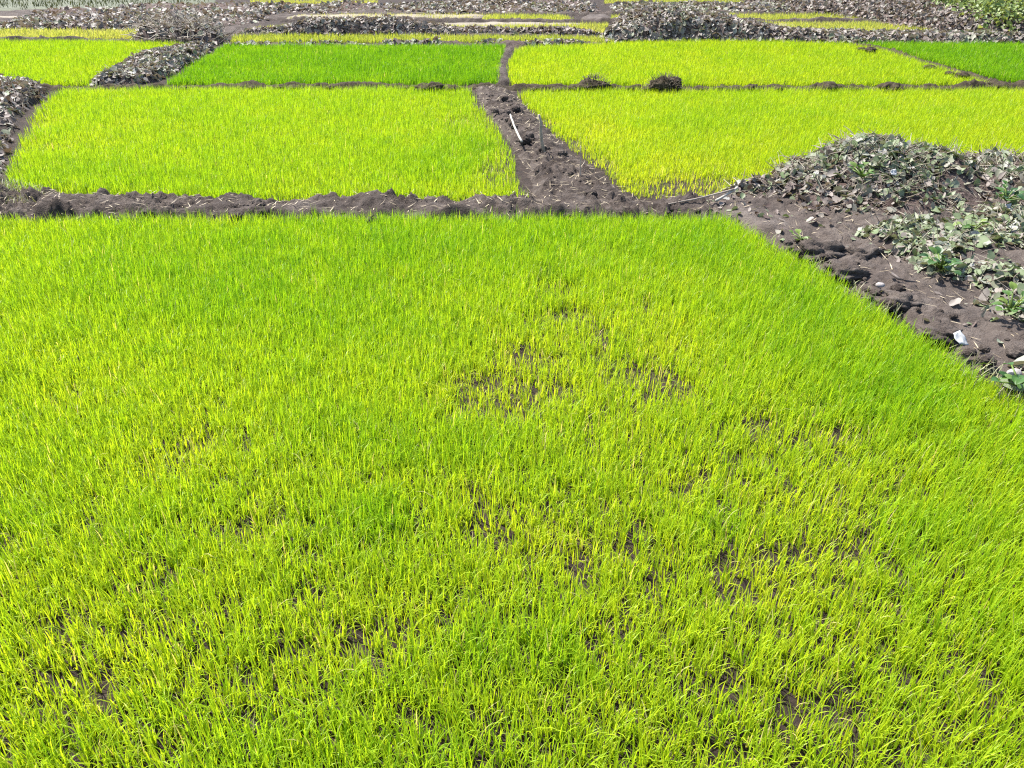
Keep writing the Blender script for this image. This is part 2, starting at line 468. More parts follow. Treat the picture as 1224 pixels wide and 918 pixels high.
LUSH = [(300, 360, 300, 70, .8), (500, 300, 400, 40, .8), (560, 540, 130, 32, .9), (1060, 470, 110, 70, 1), (960, 380, 90, 60, .8), (820, 300, 160, 40, .8),
        (440, 625, 60, 30, .9), (610, 780, 60, 25, .5), (300, 880, 110, 50, .5), (860, 640, 30, 25, .6), (60, 340, 120, 60, .5), (1130, 640, 60, 25, .7),
        (540, 905, 80, 30, .6), (480, 400, 120, 40, .6)]
P_A = poly([(-260, 274), (100, 271), (400, 270), (640, 270), (866, 271), (905, 292), (968, 329), (1040, 378), (1118, 428), (1190, 474), (1260, 516), (1560, 690),
            (1640, 1010), (-420, 1010)])
N = 0
N += rice(P_A, 5900, 0.134, 0.0064, 0.54, 'wide foreground bed of bright green rice seedlings with muddy gaps', 1.8, 4, 1.0, BARE, SPARSE, LUSH, gap=0.26, tvar=0.085, fine=0.48)
P_B = poly([(70, 110), (300, 109), (562, 109), (572, 125), (590, 150), (606, 175), (624, 212), (634, 245), (520, 246), (420, 246), (300, 247), (150, 243), (90, 240),
            (10, 228), (6, 218), (20, 178), (30, 155), (45, 132)])
N += rice(P_B, 3100, 0.125, 0.0068, 0.50, 'lime green rice bed behind the near mud bund, left of the middle bund', 1.7, 3, 0.9,
          [(550, 150, 30, 9, .85), (590, 210, 14, 20, .6), (60, 180, 22, 4, .5), (45, 150, 14, 10, .6)], [(595, 215, 30, 30, .8), (60, 170, 50, 40, .4)],
          [(560, 190, 60, 20, .7), (150, 215, 100, 12, .4)], edge_thin=0.3, gap=0.20, rag=0.2, tvar=.06)
P_C = poly([(616, 112), (800, 111), (1000, 111), (1420, 110), (1420, 235), (1250, 232), (1000, 226), (900, 230), (820, 243), (738, 236), (708, 200), (672, 172), (645, 146), (622, 124)])
N += rice(P_C, 3400, 0.120, 0.0066, 0.60, 'yellow green rice bed spreading behind the big weed heap on the right', 1.7, 3, 0.9,
          [(820, 225, 60, 12, .8), (690, 178, 16, 12, .7), (720, 205, 22, 10, .8), (650, 150, 20, 8, .6)], [(850, 225, 120, 22, .8), (700, 185, 40, 30, .8)], [(880, 150, 140, 20, .3)],
          edge_thin=0.25, gap=0.16, rag=0.15, tvar=.06)
FAR = dict(nleaf=1.6, nseg=2, spread=0.85, gap=0.06, edge_thin=0.12, rag=.12, tvar=.05)
P_D = poly([(268, 57.5), (606, 57.5), (601, 75), (596, 103), (400, 103), (196, 103.5), (228, 82)])
N += rice(P_D, 2100, 0.125, 0.009, 0.24, 'deep green rice bed, darkest of those left of the middle line', **FAR)
P_E = poly([(618, 60), (680, 57), (740, 53), (880, 52), (1012, 55), (1055, 63), (1105, 79), (1145, 91), (1182, 103), (1000, 104.5), (860, 104.5), (700, 105), (608, 104), (605, 80)])
N += rice(P_E, 2000, 0.12, 0.009, 0.58, 'pale lime rice bed in front of the tall far weed heap', **FAR)
P_F = poly([(1020, 54), (1120, 54.5), (1420, 56), (1420, 110), (1300, 108), (1200, 99), (1155, 87), (1115, 76), (1065, 62)])
N += rice(P_F, 1800, 0.12, 0.010, 0.24, 'fresh green rice bed cut off by the right edge below the bank', **FAR)
P_Gd = poly([(-180, 51.5), (30, 52), (110, 52), (232, 54.5), (195, 65), (150, 78), (118, 92), (108, 104), (60, 104.5), (-180, 102)])
N += rice(P_Gd, 1900, 0.12, 0.009, 0.50, 'lime rice bed at left behind the leaf strewn bund', **FAR)
FAR2 = dict(mat=M_PALE, nleaf=1.4, nseg=2, spread=0.8, gap=0.10)
def far_rice(pts, d, t, label, L=0.11, w=0.015):
    global N
    N += rice(poly(pts), d * 1.7, L, w, t, label, **FAR2)
far_rice([(-180, 39), (172, 38), (165, 47), (60, 49), (-180, 50)], 480, 0.74, 'pale yellow rice strip at far left between bare earth and thin bund')
far_rice([(275, 52), (420, 52), (600, 52), (735, 52), (725, 46.5), (600, 45), (430, 44.5), (280, 45)], 520, 0.52, 'narrow lime rice strip between two rows of dried weed')
far_rice([(300, 40), (352, 38), (372, 33), (330, 34), (300, 37)], 450, 0.72, 'small pale wedge of rice left of the long dry weed row')
far_rice([(600, 41), (720, 42), (728, 31), (690, 31), (560, 33.5), (470, 32)], 480, 0.72, 'thin yellow rice bed fading into pale silt, left of tall far heap')
far_rice([(575, 25.8), (690, 26.5), (672, 20.2), (580, 20)], 420, 0.66, 'short yellow green rice strip beside the bare purple earth')
far_rice([(728, 25.5), (830, 26), (905, 25.8), (1000, 26), (1036, 26.5), (1005, 19.5), (840, 19.2), (732, 20)], 420, 0.68, 'long yellow rice strip running behind the tall far heap')
far_rice([(835, 35), (950, 42), (1118, 43), (1110, 38), (1040, 29.2), (880, 29)], 420, 0.72, 'yellow rice strip tapering right towards the bank')
far_rice([(300, 6), (452, 6), (452, 2.5), (300, 2.5)], 300, 0.76, 'farthest yellow rice strip at top left')
far_rice([(722, 5.5), (890, 5.5), (880, 1.5), (722, 1)], 320, 0.66, 'farthest yellow rice strip at top right of middle')
far_rice([(340, 23.8), (560, 24.2), (580, 19.5), (370, 19.8)], 230, 0.85, 'thinly sprouted patch of rice on the pale silt')
far_rice([(720, -0.5), (860, -0.5), (860, -8), (720, -8)], 300, 0.36, 'darker green rice strip at the top edge')

# stubble of the fallow field, far left
x, y = scatter(poly([(-250, 12), (60, 12), (140, 10), (250, 4), (250, -14), (-250, -14)]), 60)
n = len(x)
V, F, T = blades(np.stack([x, y, np.full(n, 0.04)], 1), rng.uniform(.08, .2, n), rng.uniform(0, 6.28, n), np.abs(rng.normal(0, .35, n)), rng.uniform(.2, 1, n),
                 np.full(n, .03), rng.uniform(0, 1, n), 2)
tag(np_mesh('dry_stubble', V, F, leaf_mat('stubble', [(0, (0.035, 0.042, 0.018)), (1, (0.085, 0.100, 0.042))], 0.2, .8, .03), tint=T), 'grey green stubble over the flat fallow field at top left', 'stubble', kind='stuff')

# ------------------------------------------------------------------ weed heaps
def normal_of(hz, x, y, e=0.06):
    gx = (hz(x + e, y) - hz(x - e, y)) / (2 * e)
    gy = (hz(x, y + e) - hz(x, y - e)) / (2 * e)
    return np.stack([-gx, -gy, np.ones(len(x))], 1)

def heap(P, hfun, label, dens=220, size=0.085, palette=(0.45, 0.2), res=0.05, stalk=90, wedge=0.3, ragged=0.12,
         jit=0.7, name='weed_heap', core=M_CORE, cover=None, stalk_len=0.16, green=None, lift=0.03, cat='weed heap', group=None):
    c = P.mean(0)
    root = empty(name, (float(c[0]), float(c[1]), 0.0))
    tag(root, label, cat, group)
    org = np.array([c[0], c[1], 0.0])
    def hz(x, y):
        return surf_z(P, x, y, hfun, -0.03, wedge, ragged)[0]
    m = field_surface('core', P, res, hfun, core, root, -0.03, wedge, ragged)
    m.data.transform(Matrix.Translation(-Vector(org)))
    x, y = scatter(P, dens)
    z = hz(x, y)
    if cover is not None:
        k = rng.random(len(x)) < cover(x, y); x, y, z = x[k], y[k], z[k]
    k = z > 0.0; x, y, z = x[k], y[k], z[k]
    n = len(x)
    nr = normal_of(hz, x, y)
    nr = nr / np.linalg.norm(nr, axis=1, keepdims=True) + .85 * jit * rng.standard_normal((n, 3)) * np.array([1, 1, .6])
    nr[:, 2] = np.abs(nr[:, 2]) + 0.05
    sz = size * np.clip(np.exp(0.32 * rng.standard_normal(n)), .4, 1.6)
    tone = palette[0] + palette[1] * rng.standard_normal(n) + 0.30 * (fbm(x, y, 0.6, 51, 3) - 0.5)
    if green is not None: tone = tone + green(x, y)
    tone = np.where(rng.random(n) < 0.025, 1.0, np.clip(tone, 0, 0.95))
    rolled = rng.random(n) < 0.35
    asp = np.where(rolled, rng.uniform(.25, .5, n), rng.uniform(.65, 1.0, n))
    V, F, T = leaves(np.stack([x, y, z + lift * rng.random(n) + 0.012], 1), nr, sz, asp, rng.normal(0.1, .22, n),
                     np.where(rolled, rng.uniform(.6, 1.3, n), rng.normal(.2, .35, n)), tone, rng.uniform(0, 6.28, n))
    o = np_mesh('wilted_leaves', V - org, F, M_WEED, root, T); tag(o, kind='stuff')
    if stalk:
        x, y = scatter(P, stalk); z = hz(x, y)
        if cover is not None:
            k = rng.random(len(x)) < cover(x, y); x, y, z = x[k], y[k], z[k]
        k = z > 0; x, y, z = x[k], y[k], z[k]; n = len(x)
        V, F, T = stalks(np.stack([x, y, z + 0.008], 1), stalk_len * rng.uniform(.5, 1.4, n), rng.uniform(0, 6.28, n),
                         np.clip(rng.normal(1.25, .35, n), .1, 1.7), rng.normal(.3, .5, n), rng.uniform(.004, .008, n) * (size / .085), rng.random(n))
        o = np_mesh('stalks', V - org, F, M_STALK, root, T); tag(o, kind='stuff')
    return root, hz

def peaks(lst, base=0.05, amp=0.07, seed=60, scale=0.4):
    """lst of (u,v,height,rx,ry): mounds at photographed foot points"""
    L = [(*[float(q) for q in gp(u, v)], h, rx, ry) for (u, v, h, rx, ry) in lst]
    def f(x, y):
        z = np.zeros(np.shape(x))
        for (cx, cy, h, rx, ry) in L:
            q = ((x - cx) / rx) ** 2 + ((y - cy) / ry) ** 2
            z = np.maximum(z, h * np.exp(-q ** 1.25))
        return base + z + amp * 2 * (fbm(x, y, scale, seed, 4, .55) - 0.5)
    return f

# big heap beside the path
P_big = poly([(845, 236), (905, 246), (960, 262), (1040, 274), (1110, 272), (1160, 272), (1224, 272), (1420, 274), (1420, 196), (1240, 196), (1140, 196), (1040, 192), (960, 202), (905, 218)])
h_big = peaks([(1035, 228, 0.46, 0.62, 0.62), (975, 234, 0.24, 0.55, 0.5), (1105, 224, 0.35, 0.48, 0.55), (910, 236, 0.12, 0.5, 0.4), (1200, 228, 0.31, 0.33, 0.6), (1300, 230, 0.42, 0.6, 0.6)], 0.05, 0.10, 61, 0.38)
PIT = [float(q) for q in gp(1165, 250)]
def big_green(x, y):
    z = h_big(x, y)
    return 0.75 * (z - 0.22) + 0.06 + 0.10 * np.clip((x - 3.6) / .8, -1, 1.3)
_, hz_big = heap(P_big, h_big, 'big heap of pulled water weed with pinkish rotting face beside the path', 1350, 0.070, (0.47, 0.18), 0.035, 950, 0.30, 0.10, jit=0.8,
                 green=big_green, cover=lambda x, y: np.clip(0.45 + 1.2 * (h_big(x, y) - 0.15) + 1.4 * (fbm(x, y, .5, 66, 3) - .5), 0.12, 1) * (1 - .8 * np.exp(-((x - PIT[0]) / .28) ** 2 - ((y - PIT[1]) / .3) ** 2)))
# wilted carpet on the right of the path
P_mat = poly([(1000, 290), (1050, 262), (1180, 254), (1420, 262), (1420, 470), (1300, 432), (1230, 402), (1172, 384), (1150, 355), (1075, 335), (1040, 308)])
h_mat = hf(0.11, 0.09, 0.6, 70, 0.02)
def mat_cover(x, y): return np.clip((fbm(x, y, 0.45, 72, 3) - 0.27) * 5, 0.10, 1)
_, hz_mat = heap(P_mat, h_mat, 'low carpet of wilted grey green water weed along the right of the path', 1150, 0.066, (0.64, 0.17), 0.035, 260, 0.35, 0.14, jit=0.7, core=M_PATH, cover=mat_cover, name='weed_carpet', cat='weed carpet')
P_cor = poly([(1172, 462), (1224, 482), (1330, 540), (1420, 560), (1400, 490), (1270, 440), (1200, 440)])
heap(P_cor, hf(0.09, 0.06, .4, 75), 'small pile of wet dark weed leaves between path and foreground bed', 500, 0.085, (0.66, 0.2), 0.035, 150, 0.25, 0.1, jit=.6, core=M_MUD,
     cover=lambda x, y: np.clip((fbm(x, y, .4, 77, 3) - .35) * 4, .1, 1))
# left side
P_l1 = poly([(-140, 98), (20, 99), (62, 106), (60, 116), (36, 136), (22, 165), (10, 212), (-8, 230), (-140, 232)])
heap(P_l1, peaks([(15, 112, .03, 1.0, .8), (-10, 150, .06, .5, 1.6), (-80, 140, .1, 1.5, 2)], .11, .06, 81), 'brown dried weed bank at the left edge of the photo', 420, 0.08, (0.34, 0.17), 0.045, 160, 0.3, .12,
     cover=lambda x, y: np.clip((fbm(x, y, .7, 83, 3) - .32) * 4, .35, 1), core=M_MUD)
P_l2 = poly([(105, 105), (150, 104), (195, 99), (232, 78), (262, 58), (225, 57), (180, 68), (140, 84), (112, 96)])
heap(P_l2, peaks([(190, 80, .07, .8, 1.3), (140, 97, .05, .6, .6), (230, 64, .05, .5, 1.2)], .10, .07, 85), 'slanting bank of grey dried leaves between lime and deep green beds', 620, 0.08, (0.43, 0.13), 0.05, 120, .3, .12)
P_l3 = poly([(155, 52), (200, 55), (268, 55), (275, 48), (250, 42), (200, 40), (172, 43)])
heap(P_l3, peaks([(190, 49, .20, 1.0, .8), (232, 49, .24, .9, .7), (215, 50, .16, .8, .6)], .08, .08, 87), 'dark tangled heap of uprooted weed stems by the pale stake', 160, 0.12, (0.30, 0.2), 0.05, 130, .35, .15, stalk_len=.5)
# dried rows on the far bunds
def row(pts, h, label, dens, size, pal, seed, stalk=25, amp=.08, **k):
    P = poly(pts)
    heap(P, hf(h, amp, .5, seed, .03), label, dens, size, pal, 0.06, stalk, .35, .15, **k)
row([(262, 56.5), (420, 56.5), (560, 56.5), (625, 57.5), (742, 55), (742, 51.8), (600, 52), (420, 53), (265, 53.5)], .10, 'low broken row of grey weed along the back of the deep green bed', 330, .085, (.50, .18), 90,
    cover=lambda x, y: np.clip((fbm(x, y, .6, 92, 3) - .42) * 7, 0.0, 1))
P_row = poly([(255, 44), (340, 45), (600, 44.5), (740, 46.5), (745, 44), (690, 40), (600, 38), (540, 36), (470, 34), (390, 33), (350, 38), (290, 41)])
heap(P_row, peaks([(405, 41, .27, 1.4, .8), (460, 41, .24, 1.3, .8), (340, 43, .08, 1.2, .6), (520, 42, .07, 1.3, .7), (580, 42, .07, 1.3, .6), (650, 43, .08, 1.5, .5)], .06, .07, 93, .6),
     'long hummocky row of purplish grey dried weed left of the middle', 560, 0.085, (0.36, 0.12), 0.06, 60, .4, .15)
P_far = poly([(712, 50), (742, 53), (900, 51), (1010, 53), (1130, 54), (1224, 54.5), (1420, 56), (1420, 44), (1224, 47), (1110, 43.5), (1000, 42), (930, 40), (890, 36), (845, 32), (770, 30), (728, 38)])
heap(P_far, peaks([(790, 42, .56, 1.3, 1.5), (755, 45, .32, 1.1, 1.0), (840, 44, .38, 1.2, 1.2), (890, 46, .26, 1.0, 1.0), (960, 47, .10, 1.5, .8), (1060, 48, .07, 2, .8), (1180, 50, .10, 2, .9)], .06, .06, 95, .6),
     'tall far heap of grey dried weed with a long tail to the right', 560, 0.09, (0.42, 0.12), 0.06, 60, .4, .15)
P_bl = poly([(-150, 37), (40, 37.5), (170, 37), (270, 36), (300, 33), (330, 26), (315, 22), (350, 18.5), (480, 18), (560, 18), (690, 18), (725, 14), (715, 6), (690, 2), (560, 3), (470, 6.8), (300, 7.5), (180, 8), (120, 13), (60, 14), (0, 29), (-150, 29)])
heap(P_bl, hf(.09, .13, 1.6, 97, .04), 'wide field of grey dried weed hummocks at the back left', 230, 0.10, (0.38, 0.13), 0.09, 25, .5, .25,
     cover=lambda x, y: np.clip((fbm(x, y, 1.5, 99, 3) - .30) * 4, .15, 1), name='weed_field', cat='dried weed')
row([(728, 17.4), (850, 17), (945, 17), (955, 7), (890, 6.8), (728, 7)], .09, 'straight grey weed row between the two far yellow strips', 240, .10, (.43, .13), 101, 20, .05)
P_bt = poly([(470, 2), (720, 1), (720, -10), (900, -10), (960, 4), (1000, -12), (200, -14), (210, 5), (300, 2)])

# ------------------------------------------------------------------ bank at top right
BASE = np.array([gp(u, v) for u, v in [(905, 6), (960, 17.5), (1035, 26.5), (1120, 42), (1170, 47), (1420, 50)]]).reshape(-1, 2)
P_bank = np.concatenate([BASE, np.array([[38, 21], [40, 60], [10, 60]])])
def h_bank(x, y):
    d = np.full(np.shape(x), 1e9)
    for i in range(len(BASE) - 1):
        a, b = BASE[i], BASE[i + 1]; e = b - a
        t = np.clip(((x - a[0]) * e[0] + (y - a[1]) * e[1]) / (e @ e), 0, 1)
        d = np.minimum(d, np.hypot(x - a[0] - t * e[0], y - a[1] - t * e[1]))
    return 0.10 + 0.30 * d - 0.004 * d * d + 0.25 * (fbm(x, y, 1.3, 103, 4) - .5), d
bk = field_surface('bank', P_bank, 0.14, lambda x, y: h_bank(x, y)[0], M_CORE, wedge=.4, ragged=.2)
tag(bk, kind='structure')
def bank_green(x, y):
    u, v = to_px(x, y, h_bank(x, y)[0])
    # greenery starts beyond a line running down to the right
    return sstep((u - (1085 + np.maximum(v, -20) * 2.4)) / 60 + 1.6 * (fbm(x, y, 1.2, 105, 3) - .5) + 0.2)
x, y = scatter(P_bank, 450)
z = surf_z(P_bank, x, y, lambda a, b: h_bank(a, b)[0], -.03, .4, .2)[0]
gq = bank_green(x, y)
u, v = to_px(x, y, z)
k = (z > 0) & (u < 1500) & (v > -40) & (v < 60); x, y, z, gq = x[k], y[k], z[k], gq[k]
isg = rng.random(len(x)) < gq
def bank_leaves(sel, name, mat, tone, size, lift):
    xx, yy, zz = x[sel], y[sel], z[sel]; n = len(xx)
    nr = np.array([[-.1, -.3, 1.0]]) + .7 * rng.standard_normal((n, 3)); nr[:, 2] = np.abs(nr[:, 2]) + .05
    V, F, T = leaves(np.stack([xx, yy, zz + lift * rng.random(n)], 1), nr, size * np.clip(1 + .3 * rng.standard_normal(n), .4, 2), rng.uniform(.4, 1, n),
                     rng.normal(.1, .3, n), rng.normal(.3, .5, n), np.clip(tone[0] + tone[1] * rng.standard_normal(n), 0, 1), rng.uniform(0, 6.28, n))
    return np_mesh(name, V, F, mat, tint=T)
o = bank_leaves(~isg, 'dead_leaves', M_WEED, (.34, .10), .085, .06)
tag(o, 'pinkish grey dead weed leaves covering the foot of the bank', 'dead leaves', kind='stuff')
o = bank_leaves(isg, 'ground_cover', M_BANK, (.45, .2), .085, .25)
tag(o, 'yellow green creeping plants growing on the bank at top right', 'ground cover', kind='stuff')

# ------------------------------------------------------------------ small things
def rod(name, pts, r0, r1, mat, parent=None, sides=8, bumps=0.0):
    """tapered round stick through points, as one mesh around pts[0]"""
    o0 = Vector(pts[0]); bm = bmesh.new(); rings = []
    n = len(pts)
    for i, p in enumerate(pts):
        p = Vector(p) - o0
        d = (Vector(pts[min(i + 1, n - 1)]) - Vector(pts[max(i - 1, 0)])).normalized()
        a = d.orthogonal().normalized(); b = d.cross(a)
        r = (r0 + (r1 - r0) * i / (n - 1)) * (1 + bumps * random.uniform(-1, 1))
        rings.append([bm.verts.new(p + (a * math.cos(t) + b * math.sin(t)) * r) for t in [j * 2 * math.pi / sides for j in range(sides)]])
    for i in range(n - 1):
        for j in range(sides):
            bm.faces.new((rings[i][j], rings[i][(j + 1) % sides], rings[i + 1][(j + 1) % sides], rings[i + 1][j]))
    bm.faces.new(rings[0][::-1]); bm.faces.new(rings[-1])
    me = bpy.data.meshes.new(name); bm.to_mesh(me); bm.free()
    for p in me.polygons: p.use_smooth = True
    me.materials.append(mat)
    o = bpy.data.objects.new(name, me); COL.objects.link(o)
    if parent: o.parent = parent
    else: o.location = o0
    return o

def at_height(foot, u, v):
    """point straight above/around the foot's distance seen at u,v"""
    y = foot.y
    d = (v - 459) / FOC
    dy = CP - d * SP; dz = -SP - d * CP
    t = y / dy
    return Vector(((u - 612) / FOC * t, y, CAM_H + dz * t))

def curve_pts(a, b, n, wob, seed):
    rr = random.Random(seed); side = Vector((rr.uniform(-1, 1), rr.uniform(-1, 1), rr.uniform(-.4, .4)))
    return [a.lerp(b, i / (n - 1)) + side * wob * math.sin(math.pi * i / (n - 1)) + Vector((rr.uniform(-1, 1), rr.uniform(-1, 1), 0)) * wob * .15 for i in range(n)]

# standing stick on the middle bund
f = G(651, 186, 0.04); top = at_height(f, 644, 137)
pts = [f, f.lerp(top, .35) + Vector((-.012, 0, 0)), f.lerp(top, .62) + Vector((-.005, 0, 0)), f.lerp(top, .8) + Vector((.012, 0, 0)), top]
o = rod('stick', pts,   .023, .015, M_STICK, bumps=.12)
tag(o, 'crooked grey stick standing upright in the middle mud bund', 'stick')
# pale bamboo lying on it
a, b = G(610, 137, .15), G(623.5, 169, .15)
o = rod('bamboo_stick', curve_pts(a, b, 8, .02, 3), .012, .016, M_BAMBOO, bumps=.06)
tag(o, 'pale bleached bamboo stick lying on the middle mud bund', 'stick')
f = G(693, 220, .03); top = at_height(f, 694, 174)
o = rod('twig', curve_pts(f, top, 6, .01, 5), .006, .004, M_STICK); tag(o, 'thin upright twig at the edge of the yellow green bed', 'twig')
f = G(266, 43, .05); top = at_height(f, 261.5, 26.5)
o = rod('stake', curve_pts(f, top, 5, .01, 8), .026, .022, M_BAMBOO); tag(o, 'short pale stake standing beside the dark tangled heap far left', 'stake')
a, b = G(797, 244, .12), G(878, 226, .20)
o = rod('pole', curve_pts(a, b, 8, .03, 9), .006, .010, M_STICK, bumps=.1); tag(o, 'long thin pale pole lying from the big heap towards the middle bund', 'pole')
a, b = G(856, 240, .12), G(882, 224, .20)
o = rod('branch', curve_pts(a, b, 6, .02, 10), .016, .012, M_STALK if False else M_BAMBOO, bumps=.15); tag(o, 'short thick pale branch at the left foot of the big heap', 'branch')
pp = [G(1066, 327, .115), G(1074, 333, .11), G(1084, 336, .105), G(1096, 337, .115)]
o = rod('twig', pp, .014, .006, M_TWIG, bumps=.2); tag(o, 'dark crooked twig lying on the smooth part of the path', 'twig')

def lump(name, loc, sx, sy, sz, mat, seed, rough=.35, parent=None, sub=4, sc_=2.6):
    bm = bmesh.new(); bmesh.ops.create_icosphere(bm, subdivisions=sub, radius=1)
    rr = np.array([v.co[:] for v in bm.verts])
    nn = (fbm(rr[:, 0] * sc_ + seed * 3.1 + rr[:, 2] * 1.7, rr[:, 1] * sc_ + rr[:, 2] * 2.3 - seed, 1.0, seed % 40, 4, .6) - .5) * 2 * rough + 1
    for v, q in zip(bm.verts, nn):
        v.co = Vector((v.co.x * q * sx, v.co.y * q * sy, max(v.co.z * q, -.35) * sz))
    me = bpy.data.meshes.new(name); bm.to_mesh(me); bm.free()
    for p in me.polygons: p.use_smooth = True
    me.materials.append(mat)
    o = bpy.data.objects.new(name, me); COL.objects.link(o); o.location = loc
    if parent: o.parent = parent
    return o

def fringe(parent, sx, sy, sz, n, L, mat, name, tone=(.2, .2), r=(.003, .006)):
    """roots / stems standing out of a clump"""
    th = rng.uniform(0, 6.28, n); ph = rng.uniform(0.1, 1.5, n)
    pos = np.stack([np.cos(th) * np.sin(ph) * sx, np.sin(th) * np.sin(ph) * sy, np.cos(ph) * sz], 1) * .9
    V, F, T = stalks(pos, L * rng.uniform(.5, 1.5, n), th + rng.normal(0, .6, n), ph * rng.uniform(.3, 1.3, n), rng.normal(.4, .7, n), rng.uniform(*r, n), np.clip(rng.normal(*tone, n), 0, 1))
    o = np_mesh(name, V, F, mat, parent, T); tag(o, kind='stuff')
    return o

# two clumps on the thin bund
r = empty('root_clump', G(710, 107, .05)); tag(r, 'rounded dark mud and root clump, smaller of two on the thin bund', 'root clump')
lump('mud_ball', (0, 0, .03), .27, .20, .13, M_DARK, 5, .6, r); fringe(r, .25, .2, .2, 120, .09, M_STALK, 'roots', (.15, .2))
r = empty('root_clump', G(794, 109, .05)); tag(r, 'large square dark clump of upturned roots on the thin bund', 'root clump')
lump('mud_ball', (-.05, 0, .03), .22, .18, .17, M_DARK, 9, .6, r); lump('mud_ball', (.15, .03, .06), .14, .13, .14, M_DARK, 15, .6, r)
fringe(r, .28, .2, .20, 240, .10, M_STALK, 'roots', (.12, .2))
# small clods on the thin bund
proto = None
cl = [(640, 107.5, .10), (668, 107.5, .13), (688, 107, .16), (752, 107.5, .12), (770, 108, .08), (836, 107.5, .14), (864, 107, .15), (880, 107, .17), (898, 107, .15), (930, 107.5, .11),
      (990, 106.5, .22), (1062, 106.5, .22), (1022, 107, .10), (1105, 106.5, .1), (1130, 106.5, .11), (505, 107, .16), (520, 107, .2), (540, 107, .15), (480, 106, .1), (335, 105.5, .13), (350, 105.5, .14), (395, 105.5, .12),
      (302, 105.5, .1), (220, 106, .1), (1192, 104, .2), (1150, 92, .14), (1110, 81, .13), (1135, 88, .10), (1040, 62, .16), (1030, 59, .12)]
protos = []
for i in range(3):
    protos.append(None)
for i, (u, v, s) in enumerate(cl):
    k = i % 3
    if protos[k] is None:
        o = lump('mud_clod', (0, 0, 0), 1.0, .8, .65, M_DARK, 20 + k, .5); protos[k] = o
    else:
        o = protos[k].copy(); COL.objects.link(o)
    o.location = G(u, v, .07); o.scale = (s * .9, s * .9, s * random.uniform(.5, .9)); o.rotation_euler = (0, 0, random.uniform(0, 6))
    tag(o, 'small dark mud clod on the thin bunds between the beds behind', 'mud clod', 'mud clods on the thin bunds')
protos2 = [None] * 4
near_clods = []
for i in range(110):
    t = random.random()
    if i < 30: u, v = random.uniform(5, 840), random.uniform(243, 264); z = .08; s = .02 + .06 * random.random() ** 2
    elif i < 75:
        v = random.uniform(112, 240); q = (v - 110) / 130; u = 588 + 95 * q + random.uniform(-16, 38 * q + 12); z = .09; s = .02 + .06 * random.random() ** 2
    else:
        q = random.random(); u = 900 + 300 * q + random.uniform(0, 60); v = 285 + 165 * q + random.uniform(-25, 0); z = .07; s = .015 + .05 * random.random() ** 2
    k = i % 4
    if protos2[k] is None:
        o = lump('mud_clod', (0, 0, 0), 1.0, .85, .7, M_MUD, 30 + k, .45); protos2[k] = o
    else:
        o = protos2[k].copy(); COL.objects.link(o)
    o.location = G(u, v, z); o.scale = (s, s, s); o.rotation_euler = (0, 0, random.uniform(0, 6))
    lab = ('loose brown mud clod on the near bund', 'loose brown mud clod on the middle bund', 'loose brown mud clod on the path edge')[0 if i < 30 else 1 if i < 75 else 2]
    tag(o, lab, 'mud clod', ('mud clods on the near bund', 'mud clods on the middle bund', 'mud clods along the path')[0 if i < 30 else 1 if i < 75 else 2])
# larger named mud lumps by the path
o = lump('mud_lump', G(975, 304, .045), 0.209, 0.144, 0.112, M_PATH, 51, .65); tag(o, 'lumpy brown mud block at the path edge near the heap', 'mud lump')
o = lump('mud_lump', G(1030, 306, .045), 0.162, 0.117, 0.083, M_PATH, 53, .65); tag(o, 'dark low mud lump in the middle of the path', 'mud lump')
o = lump('mud_lump', G(1010, 328, .045), 0.190, 0.126, 0.090, M_PATH, 55, .65); tag(o, 'mud lump with leaves at its back beside foreground bed', 'mud lump')
o = lump('mud_lump', G(1122, 402, .045), 0.142, 0.099, 0.075, M_PATH, 57, .65); tag(o, 'brown mud lump left of the white scrap', 'mud lump')
o = lump('mud_lump', G(1075, 362, .045), 0.162, 0.108, 0.075, M_PATH, 59, .65); tag(o, 'mud lump where straw sticks out beside foreground bed', 'mud lump')
o = lump('stone', G(1052, 341, .10), .034, .028, .024, M_STONE, 3, .2, sub=2); tag(o, 'small pale stone on the smooth path beside the dark twig', 'stone')
o = lump('stone', G(1212, 448, .10), .05, .04, .04, M_STONE, 6, .3, sub=2); tag(o, 'grey stone among leaves near the right edge', 'stone')

# white scrap: a crumpled sheet
def scrap(name, loc, sx, sy, seed, rot, tilt, label, cat, mat=M_WHITE):
    n = 9; X, Y = np.meshgrid(np.linspace(-.5, .5, n), np.linspace(-.5, .5, n), indexing='ij')
    Z = .35 * (fbm(X * 3 + seed, Y * 3, 1, seed, 3) - .5)
    px = X * sx * (1 + .5 * (fbm(X * 2, Y * 2 + seed, 1, seed + 1, 2) - .5)); py = Y * sy * (1 + .3 * X)
    I = np.arange(n * n).reshape(n, n)
    F = np.stack([I[:-1, :-1].ravel(), I[1:, :-1].ravel(), I[1:, 1:].ravel(), I[:-1, 1:].ravel()], 1)
    o = np_mesh(name, np.stack([px.ravel(), py.ravel(), Z.ravel() * sx], 1), F, mat)
    o.location = loc; o.rotation_euler = (tilt, 0, rot)
    md = o.modifiers.new('thick', 'SOLIDIFY'); md.thickness = .004
    return tag(o, label, cat)
scrap('plastic_scrap', G(1148, 404, .12), .075, .10, 4, .3, R(35), 'crumpled white scrap lying on the mud at the path edge', 'scrap')
scrap('plastic_scrap', G(1203, 252, .16), .05, .13, 8, -.35, R(62), 'narrow white sliver at the foot of the big heap, right edge', 'scrap')
scrap('plastic_scrap', G(1068, 206, .36), .06, .06, 12, .2, R(50), 'bluish white scrap caught high on the big heap', 'scrap')

